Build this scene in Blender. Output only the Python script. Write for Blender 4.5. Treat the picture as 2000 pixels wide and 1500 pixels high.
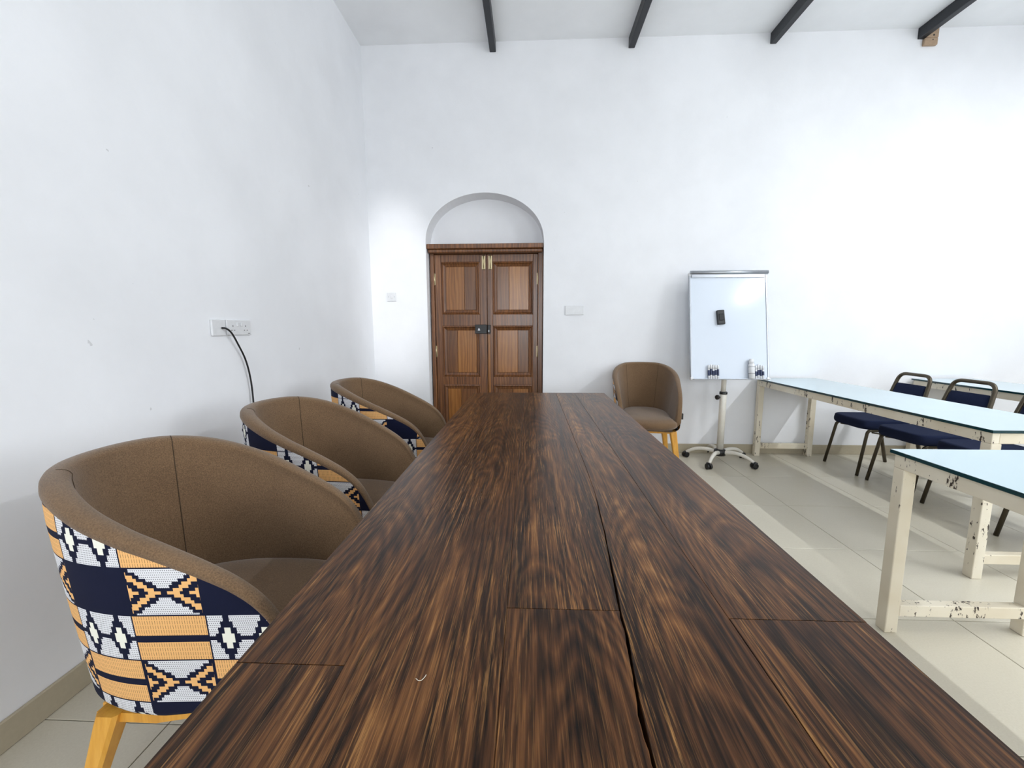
import bpy, bmesh, math, random
from mathutils import Vector, Matrix
import numpy as np

for o in list(bpy.data.objects):
    bpy.data.objects.remove(o, do_unlink=True)
scene = bpy.context.scene
COL = scene.collection
PI = math.pi

# ------------------------------------------------------------------ camera, world, light, exposure
CAM_H = 1.26
FPX, PITCH, YAW, ROLL = 826.1, 0.1308, 0.0424, -0.0027
cd = bpy.data.cameras.new('camera')
cam = bpy.data.objects.new('camera', cd)
COL.objects.link(cam)
cd.sensor_fit = 'HORIZONTAL'
cd.sensor_width = 36.0
cd.lens = FPX / 2000.0 * 36.0
cd.clip_start = 0.02
fw = Vector((-math.sin(YAW) * math.cos(PITCH), math.cos(YAW) * math.cos(PITCH), -math.sin(PITCH)))
rt = Vector((math.cos(YAW), math.sin(YAW), 0))
up = rt.cross(fw)
r2 = math.cos(ROLL) * rt + math.sin(ROLL) * up
u2 = -math.sin(ROLL) * rt + math.cos(ROLL) * up
m = Matrix((r2, u2, -fw)).transposed().to_4x4()
m.translation = Vector((0, 0, CAM_H))
cam.matrix_world = m
scene.camera = cam

vs = scene.view_settings
vs.view_transform = 'Standard'
vs.look = 'None'
vs.gamma = 1.0
vs.use_curve_mapping = False
vs.exposure = 0.07
scene.display_settings.display_device = 'sRGB'
scene.cycles.max_bounces = 7
scene.cycles.diffuse_bounces = 5
scene.cycles.glossy_bounces = 4
scene.cycles.use_denoising = True
scene.cycles.use_adaptive_sampling = True
scene.cycles.adaptive_threshold = 0.02
scene.cycles.sample_clamp_indirect = 8.0

world = bpy.data.worlds.new('daylight')
scene.world = world
world.use_nodes = True
wb = world.node_tree.nodes['Background']
wb.inputs['Color'].default_value = (0.86, 0.93, 1.0, 1)
wb.inputs['Strength'].default_value = 2.0

# room size
XL, XR, YB, YR, ZC = -1.585, 5.15, 4.255, -3.0, 3.874
WT = 0.35
# window openings: right wall (y0, y1, z0, z1, watts), rear wall (x0, x1, z0, z1, watts)
WIN_RIGHT = [(1.7, 2.3, 1.2, 2.5, 20), (-0.8, 0.6, 0.95, 2.7, 54)]
WIN_REAR = [(-0.9, 0.5, 0.9, 2.7, 76), (2.2, 3.6, 0.9, 2.7, 36)]


def area(name, loc, rot, sx, sy, watts, col):
    l = bpy.data.lights.new(name, 'AREA')
    l.shape = 'RECTANGLE'
    l.size, l.size_y = sx, sy
    l.energy = watts
    l.color = col
    o = bpy.data.objects.new(name, l)
    o.location = loc
    o.rotation_euler = rot
    COL.objects.link(o)
    return o


DAY = (0.925, 0.965, 1.0)
for y0, y1, z0, z1, wt in WIN_RIGHT:
    area('window_daylight', (XR + WT, (y0 + y1) / 2, (z0 + z1) / 2), (0, PI / 2, 0), z1 - z0, y1 - y0, wt, DAY)
for x0, x1, z0, z1, wt in WIN_REAR:
    area('window_daylight', ((x0 + x1) / 2, YR - WT, (z0 + z1) / 2), (PI / 2, 0, 0), x1 - x0, z1 - z0, wt, DAY)
TUBE_WATTS, SPOT_WATTS = 122, 480

# ------------------------------------------------------------------ node helpers


def srgb(r, g, b):
    def f(c):
        c /= 255.0
        return c / 12.92 if c <= .04045 else ((c + .055) / 1.055) ** 2.4
    return (f(r), f(g), f(b), 1.0)


class X:
    """tiny expression wrapper over Math nodes"""

    def __init__(s, nt, v):
        s.nt, s.v = nt, v

    def _op(s, op, *args):
        n = s.nt.nodes.new('ShaderNodeMath')
        n.operation = op
        for i, a in enumerate((s,) + args):
            v = a.v if isinstance(a, X) else a
            if isinstance(v, (int, float)):
                n.inputs[i].default_value = v
            else:
                s.nt.links.new(v, n.inputs[i])
        return X(s.nt, n.outputs[0])

    def __add__(s, o): return s._op('ADD', o)
    def __sub__(s, o): return s._op('SUBTRACT', o)
    def __mul__(s, o): return s._op('MULTIPLY', o)
    def __truediv__(s, o): return s._op('DIVIDE', o)
    def lt(s, o): return s._op('LESS_THAN', o)
    def gt(s, o): return s._op('GREATER_THAN', o)
    def floor(s): return s._op('FLOOR')
    def frac(s): return s._op('FRACT')
    def abs(s): return s._op('ABSOLUTE')
    def fmod(s, o): return s._op('FLOORED_MODULO', o)
    def max(s, o): return s._op('MAXIMUM', o)
    def min(s, o): return s._op('MINIMUM', o)
    def eq(s, k): return (s - k).abs().lt(.5)
    def inv(s): return s._op('MULTIPLY', -1.0) + 1.0

    def ramp(s, lo, hi):
        n = s.nt.nodes.new('ShaderNodeMapRange')
        s.nt.links.new(s.v, n.inputs[0])
        n.inputs[1].default_value, n.inputs[2].default_value = lo, hi
        return X(s.nt, n.outputs[0])


MATS = {}


class M:
    def __init__(s, name, rough=.6, spec=.5, metal=0.0, color=None):
        s.mat = bpy.data.materials.new(name)
        s.mat.use_nodes = True
        s.nt = s.mat.node_tree
        s.b = s.nt.nodes['Principled BSDF']
        s.b.inputs['Roughness'].default_value = rough
        s.b.inputs['Specular IOR Level'].default_value = spec
        s.b.inputs['Metallic'].default_value = metal
        if color:
            s.b.inputs['Base Color'].default_value = color
        MATS[name] = s.mat

    def node(s, t, **k):
        n = s.nt.nodes.new(t)
        for a, b in k.items():
            setattr(n, a, b)
        return n

    def link(s, a, b): s.nt.links.new(a, b)

    def coord(s, scale=(1, 1, 1), rand=0.0, kind='Object'):
        tc = s.node('ShaderNodeTexCoord')
        mp = s.node('ShaderNodeMapping')
        mp.inputs['Scale'].default_value = scale
        if rand:
            oi = s.node('ShaderNodeObjectInfo')
            vm = s.node('ShaderNodeVectorMath', operation='SCALE')
            cx = s.node('ShaderNodeCombineXYZ')
            for i in range(3):
                cx.inputs[i].default_value = (17.3, 9.1, 5.7)[i] * rand
            s.link(cx.outputs[0], vm.inputs[0])
            s.link(oi.outputs['Random'], vm.inputs['Scale'])
            ad = s.node('ShaderNodeVectorMath', operation='ADD')
            s.link(tc.outputs[kind], ad.inputs[0])
            s.link(vm.outputs[0], ad.inputs[1])
            s.link(ad.outputs[0], mp.inputs['Vector'])
        else:
            s.link(tc.outputs[kind], mp.inputs['Vector'])
        return mp.outputs[0]

    def noise(s, vec, scale=1.0, detail=4.0, rough=.55, dist=0.0):
        n = s.node('ShaderNodeTexNoise')
        s.link(vec, n.inputs['Vector'])
        n.inputs['Scale'].default_value = scale
        n.inputs['Detail'].default_value = detail
        n.inputs['Roughness'].default_value = rough
        n.inputs['Distortion'].default_value = dist
        return X(s.nt, n.outputs['Fac'])

    def cramp(s, fac, stops):
        r = s.node('ShaderNodeValToRGB')
        e = r.color_ramp.elements
        while len(e) < len(stops):
            e.new(.5)
        for i, (p, c) in enumerate(stops):
            e[i].position = p
            e[i].color = c
        s.link(fac.v, r.inputs[0])
        return r.outputs[0]

    def mix(s, fac, a, b, mode='MIX'):
        n = s.node('ShaderNodeMix', data_type='RGBA', blend_type=mode)
        if isinstance(fac, X):
            s.link(fac.v, n.inputs[0])
        else:
            n.inputs[0].default_value = fac
        for i, v in ((6, a), (7, b)):
            if isinstance(v, tuple):
                n.inputs[i].default_value = v
            else:
                s.link(v, n.inputs[i])
        return n.outputs[2]

    def color(s, sock): s.link(sock, s.b.inputs['Base Color'])
    def rough(s, x): s.link(x.v, s.b.inputs['Roughness'])

    def bump(s, h, strength=.3, dist=.002):
        n = s.node('ShaderNodeBump')
        n.inputs['Strength'].default_value = strength
        n.inputs['Distance'].default_value = dist
        s.link(h.v, n.inputs['Height'])
        s.link(n.outputs[0], s.b.inputs['Normal'])


def plain(name, rgb, rough=.6, spec=.5, metal=0.0, var=.06, scale=30):
    k = M(name, rough, spec, metal)
    c = srgb(*rgb)
    n = k.noise(k.coord(), scale, 3)
    d = tuple(x * (1 - var * 2) for x in c[:3]) + (1,)
    k.color(k.mix(n, d, tuple(min(1, x * (1 + var)) for x in c[:3]) + (1,)))
    return k


# plaster
def plaster(name, rgb):
    k = M(name, .85, .3)
    v = k.coord()
    n1 = k.noise(v, 1.3, 5, .6)
    n2 = k.noise(v, 9, 6, .65)
    c = srgb(*rgb)
    d = tuple(x * .93 for x in c[:3]) + (1,)
    col = k.mix(n1.ramp(.35, .65), d, c)
    sp = k.noise(v, 23, 2, .5).gt(.785)
    sp2 = k.noise(v, 2.1, 2, .5).gt(.56)
    col = k.mix(sp * sp2 * .35, col, srgb(150, 150, 150))
    k.color(col)
    k.bump(n1 * .6 + n2 * .35, .35, .012)


plaster('wall_plaster', (236, 237, 240))
plaster('ceiling_plaster', (242, 243, 245))

# floor tile
k = M('floor_tile', .3, .5)
v = k.coord(rand=1.0)
n1, n2 = k.noise(v, 3, 4), k.noise(v, 160, 2)
k.color(k.mix(n2.ramp(.3, .7) * .35 + n1 * .4, srgb(206, 200, 184), srgb(188, 181, 163)))
k.rough(n1 * .06 + .3)
plain('grout', (120, 113, 100), .9)
plain('skirting_tile', (178, 168, 146), .45, .4, 0, .05, 60)


# wood
def wood(name, stops, streak, fibre, rough=.42, ax='y', rings=False, coat=0.0, bump=.35, pale=None, spec=.5):
    k = M(name, rough, spec)
    sc = {'y': (1, .05, 1), 'z': (1, 1, .06)}[ax]
    v = k.coord(sc, rand=1.0)
    # large warped bands along the grain
    w = k.noise(v, 5, 3, .5, .4)
    band = k.noise(v, streak, 5, .6, .9)
    fine = k.noise(k.coord({'y': (1, .018, 1), 'z': (1, 1, .02)}[ax], rand=1.0), fibre, 4, .7)
    h = band * .62 + fine * .38
    if rings:
        wv = k.node('ShaderNodeTexWave', wave_type='BANDS', bands_direction='X')
        k.link(k.coord({'y': (1, .16, 1), 'z': (1, 1, .16)}[ax], rand=1.0), wv.inputs['Vector'])
        wv.inputs['Scale'].default_value = 10
        wv.inputs['Distortion'].default_value = 9
        wv.inputs['Detail'].default_value = 3
        wv.inputs['Detail Scale'].default_value = 1.2
        h = h * .78 + X(k.nt, wv.outputs['Fac']) * .14 + w * .08
    col = k.cramp(h, stops)
    if pale:
        f2 = k.noise(k.coord({'y': (1, .03, 1), 'z': (1, 1, .03)}[ax], rand=2.0), fibre * .8, 3, .6)
        patch = k.noise(k.coord({'y': (1, .35, 1), 'z': (1, 1, .35)}[ax], rand=1.5), 7, 3, .6)
        col = k.mix(f2.ramp(.56, .68) * patch.ramp(.46, .66) * .75, col, pale)
    k.color(col)
    k.rough(fine * .25 + (rough - .12))
    k.bump(fine * .7 + band * .3, bump, .0015)
    if coat:
        k.b.inputs['Coat Weight'].default_value = coat
        k.b.inputs['Coat Roughness'].default_value = .18
    return k


k = M('table_wood', .38, .2)
gx = k.node('ShaderNodeAttribute', attribute_type='OBJECT', attribute_name='grain_x')
tc = k.node('ShaderNodeTexCoord')
sp_ = k.node('ShaderNodeSeparateXYZ')
k.link(tc.outputs['Object'], sp_.inputs[0])
px_, py_ = X(k.nt, sp_.outputs[0]) - X(k.nt, gx.outputs['Fac']), X(k.nt, sp_.outputs[1])
wob = k.noise(k.coord((1, .22, 1), rand=1.0), 4, 3, .5)
# growth rings: nested arches along the plank
ph = (px_ * px_ * 420.0 + py_ * 5.0 + wob * 16.0)
ring = ((ph.frac() - .5).abs() * 2.0)
band = k.noise(k.coord((1, .05, 1), rand=1.0), 9, 5, .65, .35)
midn = k.noise(k.coord((1, .03, 1), rand=1.0), 55, 4, .65, .2)
fine = k.noise(k.coord((1, .022, 1), rand=1.0), 260, 3, .7)
h = band * .38 + midn * .32 + fine * .30 + (ring - .5) * .08
col = k.cramp(h, [(.39, srgb(16, 9, 6)), (.46, srgb(46, 28, 16)), (.52, srgb(74, 46, 26)), (.59, srgb(108, 71, 40)), (.68, srgb(160, 116, 68))])
f2 = k.noise(k.coord((1, .02, 1), rand=2.0), 300, 4, .75)
patch = k.noise(k.coord((1, .3, 1), rand=1.5), 8, 4, .65)
col = k.mix(f2.ramp(.52, .68) * patch.ramp(.40, .62) * .85, col, srgb(176, 128, 76))
dk = k.noise(k.coord((1, .02, 1), rand=3.0), 38, 3, .6)
col = k.mix(dk.ramp(.63, .70) * .8, col, srgb(20, 12, 8))
k.color(col)
k.rough(fine * .2 + .22)
k.bump(fine * .6 + midn * .4, .3, .0012)
wood('door_wood', [(.3, srgb(58, 32, 16)), (.5, srgb(106, 65, 34)), (.7, srgb(142, 93, 52))], 14, 120, .34, 'z', True, .2, .25)
wood('door_panel_light', [(.3, srgb(108, 64, 24)), (.5, srgb(142, 90, 38)), (.7, srgb(168, 114, 56))], 10, 120, .34, 'z', True, .2, .2)
wood('door_panel_dark', [(.3, srgb(78, 45, 20)), (.5, srgb(108, 66, 30)), (.7, srgb(130, 84, 42))], 10, 120, .34, 'z', True, .2, .2)
wood('leg_wood', [(.3, srgb(196, 132, 42)), (.5, srgb(222, 160, 60)), (.7, srgb(236, 180, 84))], 12, 90, .4, 'z', False, .2, .15)
plain('bracket_wood', (172, 148, 124), .7, .3, 0, .12, 60)

# tweed
k = M('brown_tweed', .95, .15)
v = k.coord()
n1, n2, n3 = k.noise(v, 300, 3, .7), k.noise(v, 900, 1), k.noise(v, 7, 3)
k.color(k.mix(n1.ramp(.3, .7) * .7 + n3 * .3, srgb(78, 60, 43), srgb(136, 109, 82)))
k.bump(n1 + n2 * .5, .5, .0015)
k.b.inputs['Sheen Weight'].default_value = .25
plain('seam_thread', (70, 54, 38), .9)

# printed cover
k = M('printed_cover', .85, .2)
NAVY, ORANGE, WHITE, CREAM = srgb(15, 20, 46), srgb(238, 184, 120), srgb(228, 228, 232), srgb(242, 241, 228)
uvn = k.node('ShaderNodeUVMap')
sep = k.node('ShaderNodeSeparateXYZ')
k.link(uvn.outputs[0], sep.inputs[0])


def oattr(n):
    a = k.node('ShaderNodeAttribute', attribute_type='OBJECT', attribute_name=n)
    return X(k.nt, a.outputs['Fac'])


BW, BH = .165, .118
U = (X(k.nt, sep.outputs[0]) + oattr('print_u')) / BW
V = (X(k.nt, sep.outputs[1]) + oattr('print_v')) / BH
a, b = U.frac(), V.frac()
par = U.floor().fmod(2.0)
row = V.floor().fmod(5.0)
odd = par.gt(.5)
even = odd.inv()
isX = even * (row.eq(1).max(row.eq(3)))
isO = even * (row.eq(2).max(row.eq(4))) + odd * row.eq(1)
isD = odd * (row.eq(0).max(row.eq(2)).max(row.eq(4)))
aq = ((a * 24.0).floor() + .5) / 24.0
bq = ((b * 15.0).floor() + .5) / 15.0
c = (aq - .5).abs() * 2.0
d = (bq - .5).abs() * 2.0
t = c - d
inb = a.gt(.02) * b.gt(.03)
x_dot = isX * t.lt(-.12) * inb
x_or = isX * (t.gt(.12) * t.lt(.38)).max(t.gt(.68)) * a.gt(.04) * a.lt(.97)
c2 = ((aq * 2.0).frac() - .5).abs() * 2.0
md = c2 * 1.1 + d * .75
bar = (b - .5).abs()
d_cream = isD * md.lt(.42)
d_dot = isD * md.gt(.8) * bar.gt(.045) * inb
o_m = isO * bar.gt(.075) * inb
dotm = ((a * 36.0 + (b * 22.0).floor().fmod(2.0) * .5).frac().lt(.46)) * ((b * 22.0).frac().lt(.46))
dash = ((a * 30.0).frac().lt(.2)) * ((b * 10.0).frac().gt(.2))
col = k.mix(x_dot.max(d_dot), NAVY, k.mix(dotm * .75, WHITE, NAVY))
col = k.mix(x_or, col, ORANGE)
col = k.mix(d_cream, col, CREAM)
col = k.mix(o_m, col, k.mix(dash * .75, ORANGE, srgb(96, 62, 40)))
k.color(col)
k.bump(k.noise(k.coord(), 900, 1), .3, .0008)

# painted timber with chips
k = M('chipped_paint', .45, .5)
v = k.coord((1, 1, .35), rand=1.0)
n1 = k.noise(v, 55, 5, .7)
n2 = k.noise(v, 7, 3, .5)
n3 = k.noise(k.coord(rand=1.0), 3, 3)
base = k.mix(n3.ramp(.3, .7), srgb(208, 196, 172), srgb(228, 221, 204))
chip = (n1 + n2 * .55).gt(.92)
k.color(k.mix(chip, base, srgb(52, 40, 30)))
k.bump(chip.inv(), .4, .001)

plain('glass_sheet', (182, 205, 213), .08, .55, 0, .02, 3)
plain('glass_edge', (10, 52, 58), .15, .5)
plain('black_steel', (24, 27, 34), .45, .5, 0, .1)
plain('black_plastic', (16, 16, 18), .4)
plain('white_plastic', (221, 222, 224), .35)
plain('socket_hole', (30, 30, 32), .6)
plain('grey_print', (120, 122, 126), .6)
plain('aluminium', (176, 180, 186), .32, .5, .85, .04)
plain('white_steel', (222, 218, 208), .35)
plain('board_white', (212, 220, 231), .12, .5, 0, .015, 2)
plain('navy_fabric', (32, 40, 66), .95, .15, 0, .25, 260)
plain('bronze_tube', (78, 70, 56), .38, .5, .55, .1)
plain('brass', (190, 176, 140), .35, .5, .8, .12, 90)
plain('marker_blue', (46, 56, 88), .5)
plain('thread_white', (225, 220, 205), .8)
k = M('lamp_glow', .5)
k.b.inputs['Emission Color'].default_value = (.93, .97, 1, 1)
k.b.inputs['Emission Strength'].default_value = 8
plain('window_paint', (230, 230, 228), .5)
MAT = MATS

# ------------------------------------------------------------------ mesh helpers


class MB:
    def __init__(s):
        s.bm = bmesh.new()

    def box(s, x0, x1, y0, y1, z0, z1, bev=0.0, seg=2, mat=0, mtx=None):
        vs = [s.bm.verts.new((x, y, z)) for x in (x0, x1) for y in (y0, y1) for z in (z0, z1)]
        f = []
        for q in ((0, 1, 3, 2), (4, 6, 7, 5), (0, 4, 5, 1), (2, 3, 7, 6), (0, 2, 6, 4), (1, 5, 7, 3)):
            f.append(s.bm.faces.new([vs[i] for i in q]))
        for g in f:
            g.material_index = mat
        if mtx is not None:
            bmesh.ops.transform(s.bm, matrix=mtx, verts=vs)
        if bev:
            es = list({e for g in f for e in g.edges})
            bmesh.ops.bevel(s.bm, geom=es, offset=bev, segments=seg, affect='EDGES', profile=.5)
        return s

    def ring_loft(s, rings, close=True, cap=True, mat=0, smooth=True):
        R = [[s.bm.verts.new(p) for p in r] for r in rings]
        n = len(R[0])
        for i in range(len(R) - 1):
            for j in range(n if close else n - 1):
                f = s.bm.faces.new((R[i][j], R[i][(j + 1) % n], R[i + 1][(j + 1) % n], R[i + 1][j]))
                f.material_index = mat
                f.smooth = smooth
        if cap:
            for r in (R[0][::-1], R[-1]):
                try:
                    f = s.bm.faces.new(r)
                    f.material_index = mat
                except ValueError:
                    pass
        return s

    def tube(s, pts, r, n=10, mat=0, cap=True):
        P = [Vector(p) for p in pts]
        rs = r if isinstance(r, (list, tuple)) else [r] * len(P)
        rings, prev = [], None
        for i, q in enumerate(P):
            t = (P[min(i + 1, len(P) - 1)] - P[max(i - 1, 0)]).normalized()
            if prev is None:
                ref = Vector((0, 0, 1)) if abs(t.z) < .9 else Vector((1, 0, 0))
                u = t.cross(ref).normalized()
            else:
                u = (prev - t * prev.dot(t)).normalized()
            prev = u
            w = t.cross(u)
            rings.append([q + rs[i] * (math.cos(2 * PI * j / n) * u + math.sin(2 * PI * j / n) * w) for j in range(n)])
        return s.ring_loft(rings, True, cap, mat)

    def lathe(s, prof, n=20, origin=(0, 0, 0), mat=0):
        ox, oy, oz = origin
        return s.ring_loft([[(ox + r * math.cos(2 * PI * j / n), oy + r * math.sin(2 * PI * j / n), oz + z) for j in range(n)]
                            for r, z in prof], True, True, mat)

    def build(s, name, mats, parent=None, smooth=None, loc=None, rot=None):
        bmesh.ops.recalc_face_normals(s.bm, faces=s.bm.faces[:])
        me = bpy.data.meshes.new(name)
        s.bm.to_mesh(me)
        s.bm.free()
        for q in ([mats] if isinstance(mats, str) else mats):
            me.materials.append(MAT[q])
        if smooth is not None:
            me.polygons.foreach_set('use_smooth', [smooth] * len(me.polygons))
        o = bpy.data.objects.new(name, me)
        COL.objects.link(o)
        if parent:
            o.parent = parent
        if loc:
            o.location = loc
        if rot:
            o.rotation_euler = rot
        return o


def fillet(pts, r, seg=6):
    """round the corners of a polyline"""
    P = [Vector(p) for p in pts]
    out = [P[0]]
    for i in range(1, len(P) - 1):
        a, b, c = P[i - 1], P[i], P[i + 1]
        d1, d2 = (a - b).normalized(), (c - b).normalized()
        rr = min(r, (a - b).length * .48, (c - b).length * .48)
        p, q = b + d1 * rr, b + d2 * rr
        for k_ in range(seg + 1):
            t_ = k_ / seg
            out.append((1 - t_) ** 2 * p + 2 * t_ * (1 - t_) * b + t_ ** 2 * q)
    out.append(P[-1])
    return out


def catmull(pts, per=8):
    P = [Vector(p) for p in pts]
    P = [P[0] * 2 - P[1]] + P + [P[-1] * 2 - P[-2]]
    out = []
    for i in range(1, len(P) - 2):
        for k_ in range(per):
            t_ = k_ / per
            out.append(.5 * ((2 * P[i]) + (P[i + 1] - P[i - 1]) * t_ + (2 * P[i - 1] - 5 * P[i] + 4 * P[i + 1] - P[i + 2]) * t_ ** 2
                             + (3 * P[i] - P[i - 1] - 3 * P[i + 1] + P[i + 2]) * t_ ** 3))
    out.append(P[-2])
    return out


def tag(o, label=None, cat=None, group=None, kind=None):
    if label:
        o['label'] = label
    if cat:
        o['category'] = cat
    if group:
        o['group'] = group
    if kind:
        o['kind'] = kind
    return o


def thing(name, label, cat, loc=(0, 0, 0), rz=0.0, group=None):
    o = bpy.data.objects.new(name, None)
    COL.objects.link(o)
    o.empty_display_size = .1
    o.location = loc
    o.rotation_euler = (0, 0, rz)
    return tag(o, label, cat, group)


def struct(o, label=None):
    return tag(o, label, kind='structure')


def copy_tree(o, parent=None):
    c_ = o.copy()
    COL.objects.link(c_)
    c_.parent = parent
    for ch in list(o.children):
        copy_tree(ch, c_)
    return c_


# ------------------------------------------------------------------ room shell
# floor: bed plus tiles
floor = MB().box(XL - WT, XR + WT, YR - WT, YB + WT, -.12, -.004).build('floor', 'grout')
struct(floor, 'floor of large square beige tiles')
TX, TY, TS, GAP = 1.8395, 2.36, .6, .0016
tile_mesh = {}


def cuts(lo, hi, org):
    k0 = math.floor((lo - org) / TS)
    out, q = [], lo
    while True:
        k0 += 1
        nx = min(org + k0 * TS, hi)
        if nx - q > .005:
            out.append((q, nx))
        q = nx
        if nx >= hi:
            return out


for x0, x1 in cuts(XL, XR, TX):
    for y0, y1 in cuts(YR, YB, TY):
        key = (round(x1 - x0, 3), round(y1 - y0, 3))
        cx, cy = (x0 + x1) / 2, (y0 + y1) / 2
        if key not in tile_mesh:
            hx, hy = (x1 - x0) / 2 - GAP, (y1 - y0) / 2 - GAP
            q = MB()
            e = .0012
            q.ring_loft([[(sx * (hx - i), sy * (hy - i), z) for sx, sy in ((-1, -1), (1, -1), (1, 1), (-1, 1))]
                         for i, z in ((0, -.004), (0, -e), (e, 0))], True, True, 0, False)
            o = q.build('tile', 'floor_tile', floor)
            tile_mesh[key] = o.data
        else:
            o = bpy.data.objects.new('tile', tile_mesh[key])
            COL.objects.link(o)
            o.parent = floor
        o.location = (cx, cy, 0)

struct(MB().box(XL - WT, XR + WT, YR - WT, YB + WT, ZC, ZC + .2).build('ceiling', 'ceiling_plaster'), 'flat white plaster ceiling')
struct(MB().box(XL - WT, XL, YR - WT, YB + WT, -.004, ZC).build('wall_left', 'wall_plaster'), 'white plastered wall with a double socket')


def wall_with_windows(name, a0, a1, wins, mk, label):
    """boxes around window openings; mk(lo, hi, z0, z1) -> box args"""
    q = MB()
    edges = [a0]
    for w in sorted(wins):
        q.box(*mk(edges[-1], w[0], 0, ZC))
        q.box(*mk(w[0], w[1], 0, w[2]))
        q.box(*mk(w[0], w[1], w[3], ZC))
        edges.append(w[1])
    q.box(*mk(edges[-1], a1, 0, ZC))
    return struct(q.build(name, 'wall_plaster'), label)


wall_with_windows('wall_right', YR, YB, WIN_RIGHT, lambda a_, b_, z0, z1: (XR, XR + WT, a_, b_, z0, z1), 'white plastered window wall')
wall_with_windows('wall_rear', XL, XR, WIN_REAR, lambda a_, b_, z0, z1: (a_, b_, YR - WT, YR, z0, z1), 'white plastered wall opposite the arched door')
wn = 0


def window(axis, a0, a1, z0, z1):
    global wn
    wn += 1
    q = MB()

    def bx(u0, u1, w0, w1, d=.06):
        if axis == 'x':
            q.box(XR + .2, XR + .2 + d, u0, u1, w0, w1)
        else:
            q.box(u0, u1, YR - .2 - d, YR - .2, w0, w1)
    t_ = .05
    bx(a0, a0 + t_, z0, z1)
    bx(a1 - t_, a1, z0, z1)
    bx(a0 + t_, a1 - t_, z0, z0 + t_)
    bx(a0 + t_, a1 - t_, z1 - t_, z1)
    o = struct(q.build('window_%d' % wn, 'window_paint'), 'white framed open window')
    q = MB()
    am = (a0 + a1) / 2
    bx(am - .02, am + .02, z0 + t_, z1 - t_, .04)
    q.build('mullion', 'window_paint', o)


for w in WIN_RIGHT:
    window('x', *w[:4])
for w in WIN_REAR:
    window('y', *w[:4])

# back wall with an arched recess
DX0, DX1, ZS, ARISE, RD = -1.025, .133, 2.09, .465, .22
acx, aw = (DX0 + DX1) / 2, (DX1 - DX0) / 2
q = MB()
bm = q.bm


def quad(*pts):
    bm.faces.new([bm.verts.new(p) for p in pts])


Y0, Y1, Y2 = YB, YB + RD, YB + WT
for x0, x1 in ((XL, DX0), (DX1, XR)):
    quad((x0, Y0, 0), (x1, Y0, 0), (x1, Y0, ZC), (x0, Y0, ZC))
NA = 40
arch = [(acx - aw * math.cos(PI * i / NA), ZS + ARISE * math.sin(PI * i / NA) ** .92) for i in range(NA + 1)]
for i in range(NA):
    (xa, za), (xb, zb) = arch[i], arch[i + 1]
    quad((xa, Y0, za), (xb, Y0, zb), (xb, Y0, ZC), (xa, Y0, ZC))
    quad((xa, Y0, za), (xb, Y0, zb), (xb, Y1, zb), (xa, Y1, za))
    quad((xa, Y1, 0), (xb, Y1, 0), (xb, Y1, zb), (xa, Y1, za))
for x_ in (DX0, DX1):
    quad((x_, Y0, 0), (x_, Y1, 0), (x_, Y1, ZS), (x_, Y0, ZS))
quad((XL, Y2, 0), (XR, Y2, 0), (XR, Y2, ZC), (XL, Y2, ZC))
quad((XL, Y0, ZC), (XR, Y0, ZC), (XR, Y2, ZC), (XL, Y2, ZC))
bmesh.ops.remove_doubles(bm, verts=bm.verts[:], dist=1e-5)
struct(q.build('wall_back', 'wall_plaster'), 'white plastered wall with an arched door recess')

BBH = .094
struct(MB().box(XL, XL + .012, YR, YB, 0, BBH, .003, 1).build('baseboard_left', 'skirting_tile'), 'beige tile skirting under the socket wall')
struct(MB().box(DX1 + .005, XR, YB - .012, YB, 0, BBH, .003, 1).build('baseboard_back', 'skirting_tile'), 'beige tile skirting behind the whiteboard stand')
struct(MB().box(XL + .012, DX0 - .005, YB - .012, YB, 0, BBH, .003, 1).build('baseboard_back', 'skirting_tile'), 'short beige tile skirting beside the door')

# ------------------------------------------------------------------ door
YD = YB + .11                      # face of the door frame
SD = YD / YB


def dx(v): return v * SD
def dz(v): return CAM_H + (v - CAM_H) * SD


door = bpy.data.objects.new('door_1', None)
COL.objects.link(door)
door.location = (0, 0, 0)
struct(door, 'old panelled double door of varnished brown wood under an arch')
fx0, fx1 = DX0 + .012, DX1 - .004
jl, jr = dx(-.945) - .006, dx(.074) + .004
FT = dz(1.985)
MB().box(fx0, jl, YD, YD + .1, 0, FT + .06, .005).build('frame_post', 'door_wood', door)
MB().box(jr, fx1, YD, YD + .1, 0, FT + .06, .005).build('frame_post', 'door_wood', door)
MB().box(jl, jr, YD, YD + .1, FT, FT + .06, .005).build('frame_head', 'door_wood', door)
lint = MB().box(DX0 + .003, DX1 - .003, YB + .015, YB + .215, ZS - .05, ZS - .004, .006).build('lintel', 'door_wood', door)
MB().box(DX0 + .012, DX1 - .012, YB + .035, YB + .2, ZS - .085, ZS - .05, .01, 3).build('lintel_moulding', 'door_wood', lint)
mid = dx(-.426)
zr = [(.0, .22), None]
rows = [(dz(1.91), dz(1.40)), (dz(1.285), dz(.77)), (dz(.69), .20)]
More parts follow.
